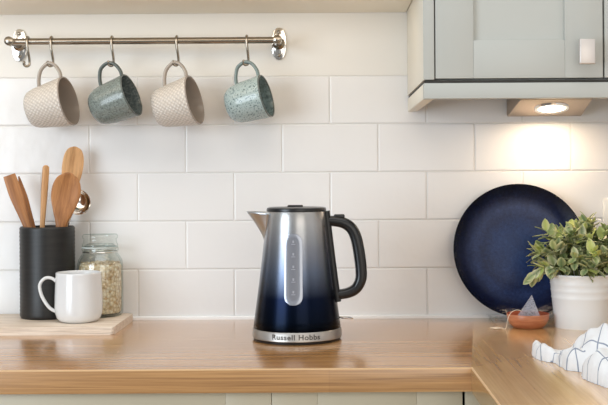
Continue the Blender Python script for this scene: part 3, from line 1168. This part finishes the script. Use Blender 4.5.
# lettering round the chrome band
fc = bpy.data.curves.new('lettering', 'FONT')
fc.body = 'Russell Hobbs'
fc.size = 0.0150
fc.align_x = 'CENTER'
fc.align_y = 'CENTER'
fc.space_character = 1.10
fc.offset = 0.00035
fo = bpy.data.objects.new('lettering_source', fc)
C.objects.link(fo)
dg = bpy.context.evaluated_depsgraph_get()
me = bpy.data.meshes.new_from_object(fo.evaluated_get(dg))
bpy.data.objects.remove(fo)
ws = [v.co.x for v in me.vertices]
kx = 0.088 / max(1e-6, max(ws) - min(ws))
for v in me.vertices:
    a = -PI / 2 + (v.co.x * kx - 0.0) / 0.0815
    v.co = Vector((0.0817 * math.cos(a), 0.0817 * math.sin(a), 0.0135 + v.co.y * 0.85))
me.materials.clear()
me.materials.append(M['etch'])
lo = bpy.data.objects.new('lettering', me)
C.objects.link(lo)
lo.parent = band

# ------------------------------------------------------------------ right group
# plate leaning on the wall in a clear stand
PR = 0.1355
PX = 0.3895
tilt = math.radians(11.5)
pz = TOP + 0.0075 + PR * math.cos(tilt)
bm = bmesh.new()
lathe(bm, [(0, 0.0), (0.060, 0.0005), (0.092, 0.0012), (0.108, 0.0040), (0.120, 0.0095), (0.1300, 0.0165), (0.1345, 0.0200), (0.1357, 0.0205), (0.1362, 0.0190), (0.1340, 0.0160),
           (0.122, 0.0045), (0.112, -0.002), (0.098, -0.005), (0.090, -0.0062), (0.086, -0.0062), (0.084, -0.0045), (0, -0.0045)], 96)
pl = obj('dinner_plate', bm, M['plate'], angle=60)
# local +z is the eating side: turn it to face -y and lean back
pl.rotation_euler = (PI / 2 - tilt, 0, 0)
pl.location = (PX, -0.0330, pz)
tag(pl, 'large round navy glazed plate leaning upright against the tiles', 'plate')

st = thing('plate_stand', 'small clear stand holding the foot of the navy plate', 'plate stand', (PX, 0, TOP))
for sx in (-0.058, 0.058):
    bm = bmesh.new()
    pts = [(sx, -0.010, 0.004), (sx, -0.045, 0.0035), (sx, -0.085, 0.0035), (sx, -0.098, 0.0042), (sx, -0.102, 0.010), (sx, -0.1025, 0.0155)]
    tube(bm, catmull(pts, 4), (0.0025, 0.0028), 10, up=(1, 0, 0))
    obj('foot', bm, M['acrylic'], st)
bm = bmesh.new()
tube(bm, [(-0.060, -0.030, 0.0036), (0.060, -0.030, 0.0036)], 0.0024, 10, up=(0, 0, 1))
obj('crossbar', bm, M['acrylic'], st)

# terracotta dish with tea bag
DX, DY = 0.3860, -0.1480
bm = bmesh.new()
lathe(bm, [(0, 0.0008), (0.024, 0.0), (0.0290, 0.0015), (0.0355, 0.008), (0.0395, 0.016), (0.0412, 0.0265), (0.0405, 0.0275), (0.0385, 0.0268), (0.0360, 0.0185), (0.031, 0.011), (0.022, 0.0062), (0, 0.0055)], 56,
      [0] * 6 + [1] * 5)
dish = obj('tea_bag_dish', bm, [M['terracotta'], M['terracotta_in']], angle=60)
dish.location = (DX, DY, TOP)
dish.rotation_euler = (0, 0, 0)
tag(dish, 'small terracotta-brown dish holding a tea bag, below the navy plate', 'dish')

tb = thing('tea_bag', 'pyramid mesh tea bag with string, sitting in the brown dish', 'tea bag', (DX, DY, TOP))
bm = bmesh.new()
ap = Vector((0.0085, 0.004, 0.0630))
base = [Vector((-0.0215, -0.006, 0.0235)), Vector((0.0205, -0.014, 0.0240)), Vector((0.0170, 0.016, 0.0205)), Vector((-0.006, 0.020, 0.0195))]
cb = sum(base, Vector()) / 4
N = 8
va = bm.verts.new(ap)
ringsv = []
for i in range(1, N + 1):
    f = i / N
    ring = []
    for q in range(4):
        for k in range(6):
            p = base[q].lerp(base[(q + 1) % 4], k / 6)
            p = ap.lerp(p, f)
            ctr = ap.lerp(cb, f)
            bulge = 0.05 * math.sin(PI * f) * math.sin(PI * k / 6)
            ring.append(bm.verts.new(p + (p - ctr) * bulge * 2))
    ringsv.append(ring)
n = 24
for i in range(n):
    bm.faces.new((va, ringsv[0][i], ringsv[0][(i + 1) % n]))
for A, B in zip(ringsv, ringsv[1:]):
    for i in range(n):
        bm.faces.new((A[i], B[i], B[(i + 1) % n], A[(i + 1) % n]))
bm.faces.new(ringsv[-1])
obj('bag', bm, M['gauze'], tb, angle=50)
bm = bmesh.new()
leaf_pts = [cb + Vector((0.002, 0, 0.003))]
sphere(bm, cb + Vector((0.001, -0.001, 0.0045)), 0.011, 1.15, 0.95, 0.45, 16, 8)
for v in bm.verts:
    v.co += Vector((noise.noise(v.co * 300), noise.noise(v.co * 310 + Vector((5, 0, 0))), noise.noise(v.co * 320 + Vector((0, 7, 0))))) * 0.0016
obj('tea_leaves', bm, basic('tea_leaf', lin(96, 62, 44), 0.9), tb)
bm = bmesh.new()
pts = [(-0.0150, -0.006, 0.0330), (-0.024, -0.012, 0.0355), (-0.0340, -0.017, 0.0325), (-0.0400, -0.020, 0.0255), (-0.0435, -0.022, 0.0160), (-0.0455, -0.024, 0.0070), (-0.0480, -0.026, 0.0014), (-0.0540, -0.022, 0.0013)]
tube(bm, catmull(pts, 6), 0.0006, 8, up=(0, 1, 0.2))
obj('string', bm, M['string'], tb)
bm = bmesh.new()
box(bm, -0.0095, 0.0095, -0.0095, 0.0095, -0.0003, 0.0003)
bm.transform(Matrix.Translation((-0.0630, -0.012, 0.0012)) @ Matrix.Rotation(0.5, 4, 'Z'))
obj('paper_tag', bm, M['string'], tb)

# potted plant
QX, QY = 0.4910, -0.1420
pp = thing('potted_plant', 'bushy variegated plant in a white ribbed pot at the right', 'plant', (QX, QY, TOP))
bm = bmesh.new()
prof = [(0, 0.0015), (0.0480, 0.0015), (0.0490, 0.0), (0.0505, 0.0), (0.0512, 0.002)]
ph = 0.1010


def pr_(z):
    return 0.0510 + (0.0605 - 0.0510) * z / ph


for z, a in [(0.03, 0), (0.056, 0), (0.0585, .0009), (0.061, 0), (0.070, 0), (0.0725, .0009), (0.075, 0), (0.083, 0), (0.0855, .0009), (0.088, 0), (0.096, 0)]:
    prof.append((pr_(z) + a, z))
prof += [(0.0612, 0.0992), (0.0625, 0.1010), (0.0625, 0.1028), (0.0612, 0.1042), (0.0592, 0.1035), (0.0585, 0.099), (0.055, 0.060), (0, 0.058)]
lathe(bm, prof, 72)
obj('pot', bm, M['pot'], pp, angle=60)
bm = bmesh.new()
lathe(bm, [(0, 0.0915), (0.020, 0.0920), (0.040, 0.0905), (0.0570, 0.0890)], 40)
obj('soil', bm, M['soil'], pp)

rnd = random.Random(21)
bml = bmesh.new()
cl = bml.loops.layers.float_color.new('Col')
bms = bmesh.new()
GREEN = [lin(74, 100, 66), lin(112, 138, 92), lin(130, 154, 98), lin(94, 122, 82), lin(146, 164, 104)]
CREAM = [lin(222, 222, 170), lin(208, 212, 158), lin(236, 230, 190), lin(188, 198, 134)]
FRESH = [lin(186, 196, 100), lin(174, 188, 96)]


def add_leaf(base, dirv, upv, ln, wd, fresh):
    z = dirv.normalized()
    x = z.cross(upv)
    if x.length < 1e-3:
        x = z.cross(Vector((1, 0, 0)))
    x.normalize()
    y = x.cross(z)
    nl, nw = 6, 4
    curl = rnd.uniform(-0.12, 0.30)
    cup = rnd.uniform(0.08, 0.28)
    rows = []
    for i in range(nl + 1):
        t = i / nl
        w = wd * (math.sin(PI * t ** 0.85) ** 0.75 if 0 < t < 1 else 0.0) + (0.0010 if i == 0 else 0.0003)
        row = []
        for j in range(nw + 1):
            s = -1 + 2 * j / nw
            p = base + z * (ln * t) + x * (w * s) + y * (cup * wd * s * s - curl * ln * t * t)
            row.append((bml.verts.new(p), abs(s), t))
        rows.append(row)
    g = rnd.choice(GREEN)
    c = rnd.choice(CREAM)
    if fresh:
        g, c = rnd.choice(FRESH), rnd.choice(CREAM)
    k0 = rnd.uniform(0.6, 1.0)
    for A, B in zip(rows, rows[1:]):
        for j in range(nw):
            q = (A[j], A[j + 1], B[j + 1], B[j])
            try:
                f = bml.faces.new([v for v, _, _ in q])
            except ValueError:
                continue
            for lp, (_, s, t) in zip(f.loops, q):
                m = max(0.0, (s - 0.1) / 0.9) * k0 + 0.12 * rnd.random() + (0.25 if t > .9 else 0)
                m = min(1, m)
                lp[cl] = tuple(a * (1 - m) + b * m for a, b in zip(g, c))


def inside(p):
    """keep the leaves off the plate and the tiles"""
    wy = -(QY + p.y)
    wz = p.z
    lim = 0.075 - 0.055 * max(0, min(1, (wz - 0.01) / 0.27)) + 0.012
    return wy > lim


nst = 54
for k in range(nst):
    ring = 0 if k < 6 else (1 if k < 22 else (2 if k < 40 else 3))
    a = rnd.uniform(0, 2 * PI) if ring == 0 else 2 * PI * k / (16, 16, 18, 14)[ring] + rnd.uniform(-.25, .25)
    spread = (0.020, 0.060, 0.092, 0.078)[ring] * rnd.uniform(0.85, 1.15)
    hgt = (0.102, 0.084, 0.050, 0.022)[ring] * rnd.uniform(0.80, 1.15)
    b = Vector((0.35 * spread * math.cos(a), 0.30 * spread * math.sin(a), 0.091))
    tip = Vector((spread * math.cos(a) * 1.02, spread * math.sin(a) * 0.80, 0.096 + hgt))
    if math.sin(a) > 0.2:
        tip.y *= 0.55
    mid = b.lerp(tip, 0.5) + Vector((0, 0, 0.016))
    if not inside(tip):
        tip.y -= 0.025
    path = [Vector(p) for p in catmull([tuple(b), tuple(mid), tuple(tip)], 6)]
    tube(bms, path, [0.0014 - 0.0008 * i / (len(path) - 1) for i in range(len(path))], 6, up=(0.3, 1, 0.2))
    nn = len(path)
    for li, fr in enumerate((0.45, 0.62, 0.78, 0.90, 1.0)):
        p = path[min(nn - 1, int(fr * (nn - 1)))]
        tdir = (path[min(nn - 1, int(fr * (nn - 1)) + 1)] - path[max(0, int(fr * (nn - 1)) - 1)]).normalized()
        rot0 = rnd.uniform(0, PI)
        for side in (0, 1):
            ang = rot0 + PI * side + (PI / 2 if li % 2 else 0)
            o1 = tdir.orthogonal().normalized()
            o2 = tdir.cross(o1)
            out = o1 * math.cos(ang) + o2 * math.sin(ang)
            dv = (out * rnd.uniform(0.7, 1.0) + tdir * (0.45 + 0.8 * (fr > 0.95)) + Vector((0, 0, 0.15))).normalized()
            ln = rnd.uniform(0.023, 0.033) * (1.0 if fr < 0.95 else 0.85)
            end = p + dv * ln
            if not inside(end) or not inside(p + dv * ln * 0.6):
                dv.y = -abs(dv.y)
                dv.normalize()
                end = p + dv * ln
                if not inside(end):
                    continue
            if end.z < 0.104 and math.hypot(end.x, end.y) < 0.066:
                dv.z = abs(dv.z) + 0.3
                dv.normalize()
            add_leaf(p, dv, Vector((0, 0, 1)) if abs(dv.z) < 0.9 else Vector((0, -1, 0)), ln, ln * rnd.uniform(0.25, 0.34), fr > 0.85 and rnd.random() < 0.5)
# a trailing sprig hanging down at the left of the pot and one reaching right
for path in ([(-0.050, -0.020, 0.100), (-0.075, -0.028, 0.114), (-0.092, -0.030, 0.111), (-0.099, -0.031, 0.103)],
             [(0.030, -0.010, 0.120), (0.048, -0.012, 0.150), (0.066, -0.013, 0.158)]):
    pth = [Vector(p) for p in catmull(path, 5)]
    tube(bms, pth, 0.0009, 6, up=(0.1, 1, 0))
    for fr in (0.55, 0.8, 1.0):
        p = pth[min(len(pth) - 1, int(fr * (len(pth) - 1)))]
        for s in (-1, 1):
            dv = Vector((-0.5 * (1 if s > 0 else 0.05) if path[0][0] < 0 else 0.5 * s, -0.25 * s, (-0.75 if path[0][0] < 0 else 0.3) * (0.5 if s > 0 else 1)))
            add_leaf(p, dv, Vector((0, -1, 0.3)), 0.027, 0.0070, False)
fol = obj('foliage', bml, M['leaf'], pp, angle=80)
obj('stems', bms, M['stem'], pp)

# ------------------------------------------------------------------ tea towel
bm = bmesh.new()
uvl = bm.loops.layers.uv.verify()
FOOT = catmull([(.3330, .452), (.3315, .480), (.3320, .512), (.3420, .536), (.3520, .548), (.3550, .590), (.3590, .614), (.3760, .628), (.3690, .655), (.3670, .684), (.3760, .724),
                (.3880, .760), (.4200, .800), (.5000, .815), (.5700, .790), (.5850, .700), (.5700, .580), (.5200, .540), (.4600, .525), (.4200, .530), (.3960, .545), (.3800, .535),
                (.3650, .500), (.3560, .462), (.3440, .445), (.3330, .452)], 4)


def edge_dist(x, y):
    """signed distance to the towel's outline, positive inside"""
    ins = False
    best = 9.0
    for (x0, y0), (x1, y1) in zip(FOOT, FOOT[1:]):
        if (y0 > y) != (y1 > y) and x < (x1 - x0) * (y - y0) / (y1 - y0 + 1e-12) + x0:
            ins = not ins
        dx, dy = x1 - x0, y1 - y0
        k = max(0, min(1, ((x - x0) * dx + (y - y0) * dy) / (dx * dx + dy * dy + 1e-12)))
        best = min(best, math.hypot(x - x0 - k * dx, y - y0 - k * dy))
    return best if ins else -best


def seg_dist(x, y, a, b):
    dx, dy = b[0] - a[0], b[1] - a[1]
    k = max(0, min(1, ((x - a[0]) * dx + (y - a[1]) * dy) / (dx * dx + dy * dy)))
    return math.hypot(x - a[0] - k * dx, y - a[1] - k * dy)


def towel_z(x, y):
    e = edge_dist(x, y)
    if e < 0:
        return None, 0
    h = 0.0225
    h += 0.032 * math.exp(-((x - .408) ** 2 / .0009 + (y - .592) ** 2 / .0016))
    h += 0.018 * math.exp(-(seg_dist(x, y, (.45, .60), (.55, .62)) / .040) ** 2)
    h += 0.018 * math.exp(-(seg_dist(x, y, (.388, .690), (.52, .735)) / .026) ** 2)
    h -= 0.018 * math.exp(-(seg_dist(x, y, (.376, .630), (.440, .655)) / .010) ** 2)
    h -= 0.008 * math.exp(-(seg_dist(x, y, (.350, .470), (.372, .590)) / .007) ** 2)
    h -= 0.009 * math.exp(-(seg_dist(x, y, (.372, .560), (.395, .640)) / .007) ** 2)
    p = Vector((x * 26, y * 20, 2.7))
    h *= 1 + 0.30 * noise.noise(p) + 0.16 * noise.noise(p * 2.6)
    rim = min(1.0, e / 0.017)
    return max(0.0003, h * math.sqrt(max(0.0, 1 - (1 - rim) ** 2))), e


STP = 0.0025
vmap = {}
nx, ny = int(0.27 / STP), int(0.39 / STP)
for i in range(nx):
    for j in range(ny):
        x, y = 0.322 + i * STP, 0.438 + j * STP
        z, e = towel_z(x, y)
        if z is not None:
            # nudge the outermost row onto the outline so the hem is smooth
            vmap[i, j] = (bm.verts.new((x, -y, z)), x, y, z)
for i in range(nx - 1):
    for j in range(ny - 1):
        q = [(i, j), (i + 1, j), (i + 1, j + 1), (i, j + 1)]
        if all(k in vmap for k in q):
            vs = [vmap[k] for k in q]
            f = bm.faces.new([v[0] for v in vs])
            cx_, cy_ = sum(v[1] for v in vs) / 4, sum(v[2] for v in vs) / 4
            front = cy_ > .628 + (cx_ - .376) * .40
            back = (not front) and cx_ > .372 + (cy_ - .56) * .29 and cy_ > .52
            for lp, v in zip(f.loops, vs):
                ang, ou, ov = (0.35, 0, 0) if not (front or back) else ((-0.75, 0.010, 0.004) if back else (-0.30, 0.006, 0.02))
                u = v[1] * math.cos(ang) + v[2] * math.sin(ang) + v[3] * 0.25
                w_ = -v[1] * math.sin(ang) + v[2] * math.cos(ang) + v[3] * 0.25
                lp[uvl].uv = (w_ + ou, u + ov)
for e in [e for e in bm.edges if e.is_boundary]:
    for v in e.verts:
        v.co.z = 0.0002
bmesh.ops.smooth_vert(bm, verts=[v for v in bm.verts if v.is_boundary], factor=0.5, use_axis_x=True, use_axis_y=True)
bmesh.ops.smooth_vert(bm, verts=[v for v in bm.verts if v.is_boundary], factor=0.5, use_axis_x=True, use_axis_y=True)
o = obj('tea_towel', bm, M['towel'], angle=80)
o.location = (0, 0, TOP + 0.0002)
tag(o, 'crumpled white tea towel with blue check lines on the right worktop', 'tea towel')

# ------------------------------------------------------------------ light
def area(name, loc, target, sx, sy, power, col):
    l = bpy.data.lights.new(name, 'AREA')
    l.shape = 'RECTANGLE'
    l.size, l.size_y = sx, sy
    l.energy = power
    l.color = col
    o = bpy.data.objects.new(name, l)
    C.objects.link(o)
    o.location = loc
    o.rotation_euler = (Vector(target) - Vector(loc)).to_track_quat('-Z', 'Y').to_euler()
    return o


area('window_light', (-1.9, -2.3, 1.32), (0.0, -0.1, 1.2), 1.3, 1.3, 39, (0.79, 0.90, 1.0))
area('front_fill', (0.8, -3.1, 1.5), (0.2, 0.0, 1.2), 1.6, 1.2, 12, (1.0, 0.95, 0.87))  # added fill from the front, lifts the wall under the cabinet
area('overhead_fill', (-0.1, -1.25, 2.55), (-0.1, -0.75, 0.9), 1.8, 0.9, 11, (0.96, 0.97, 0.97))  # added fill from above to brighten the worktop, not a known fitting
area('shelf_light', (-0.45, -0.20, 1.530), (-0.45, -0.12, 1.30), 1.1, 0.18, 1.25, (1.0, 0.86, 0.68))
sl = bpy.data.lights.new('downlight_beam', 'AREA')
sl.shape = 'DISK'
sl.size = 0.05
sl.energy = 0.62
sl.color = (1.0, 0.74, 0.50)
so_ = bpy.data.objects.new('downlight_beam', sl)
C.objects.link(so_)
so_.location = (0.4495, -0.077, 1.3245)
so_.rotation_euler = (-slope, 0, 0)

w = bpy.data.worlds.new('room')
scene.world = w
w.use_nodes = True
nt = w.node_tree
bg = nt.nodes['Background']
tc = nt.nodes.new('ShaderNodeTexCoord')
sx = nt.nodes.new('ShaderNodeSeparateXYZ')
nt.links.new(tc.outputs['Generated'], sx.inputs[0])
mp = nd(nt, 'ShaderNodeMapRange')
mp.inputs['From Min'].default_value = -0.6
mp.inputs['From Max'].default_value = 0.8
nt.links.new(sx.outputs['Z'], mp.inputs['Value'])
c = ramp(nt, [(0.0, lin(120, 112, 104)), (0.45, lin(196, 196, 194)), (0.6, lin(228, 228, 226)), (1.0, lin(250, 248, 244))], mp.outputs['Result'])
nt.links.new(c, bg.inputs['Color'])
bg.inputs['Strength'].default_value = 0.55

# ------------------------------------------------------------------ camera
cam = bpy.data.cameras.new('camera')
co = bpy.data.objects.new('camera', cam)
C.objects.link(co)
cam.sensor_width = 36.0
cam.lens = 1084.0 / 608.0 * 36.0
cam.shift_x = -24.0 / 608.0
cam.shift_y = -27.5 / 608.0
cam.clip_start = 0.01
co.matrix_world = Matrix.Translation((0, -2.25, TOP + 0.298)) @ Matrix.Rotation(PI / 2, 4, 'X') @ Matrix.Rotation(math.radians(-0.35), 4, 'Z')
scene.camera = co
scene.view_settings.view_transform = 'Standard'
scene.view_settings.look = 'None'
scene.view_settings.exposure = 0.0
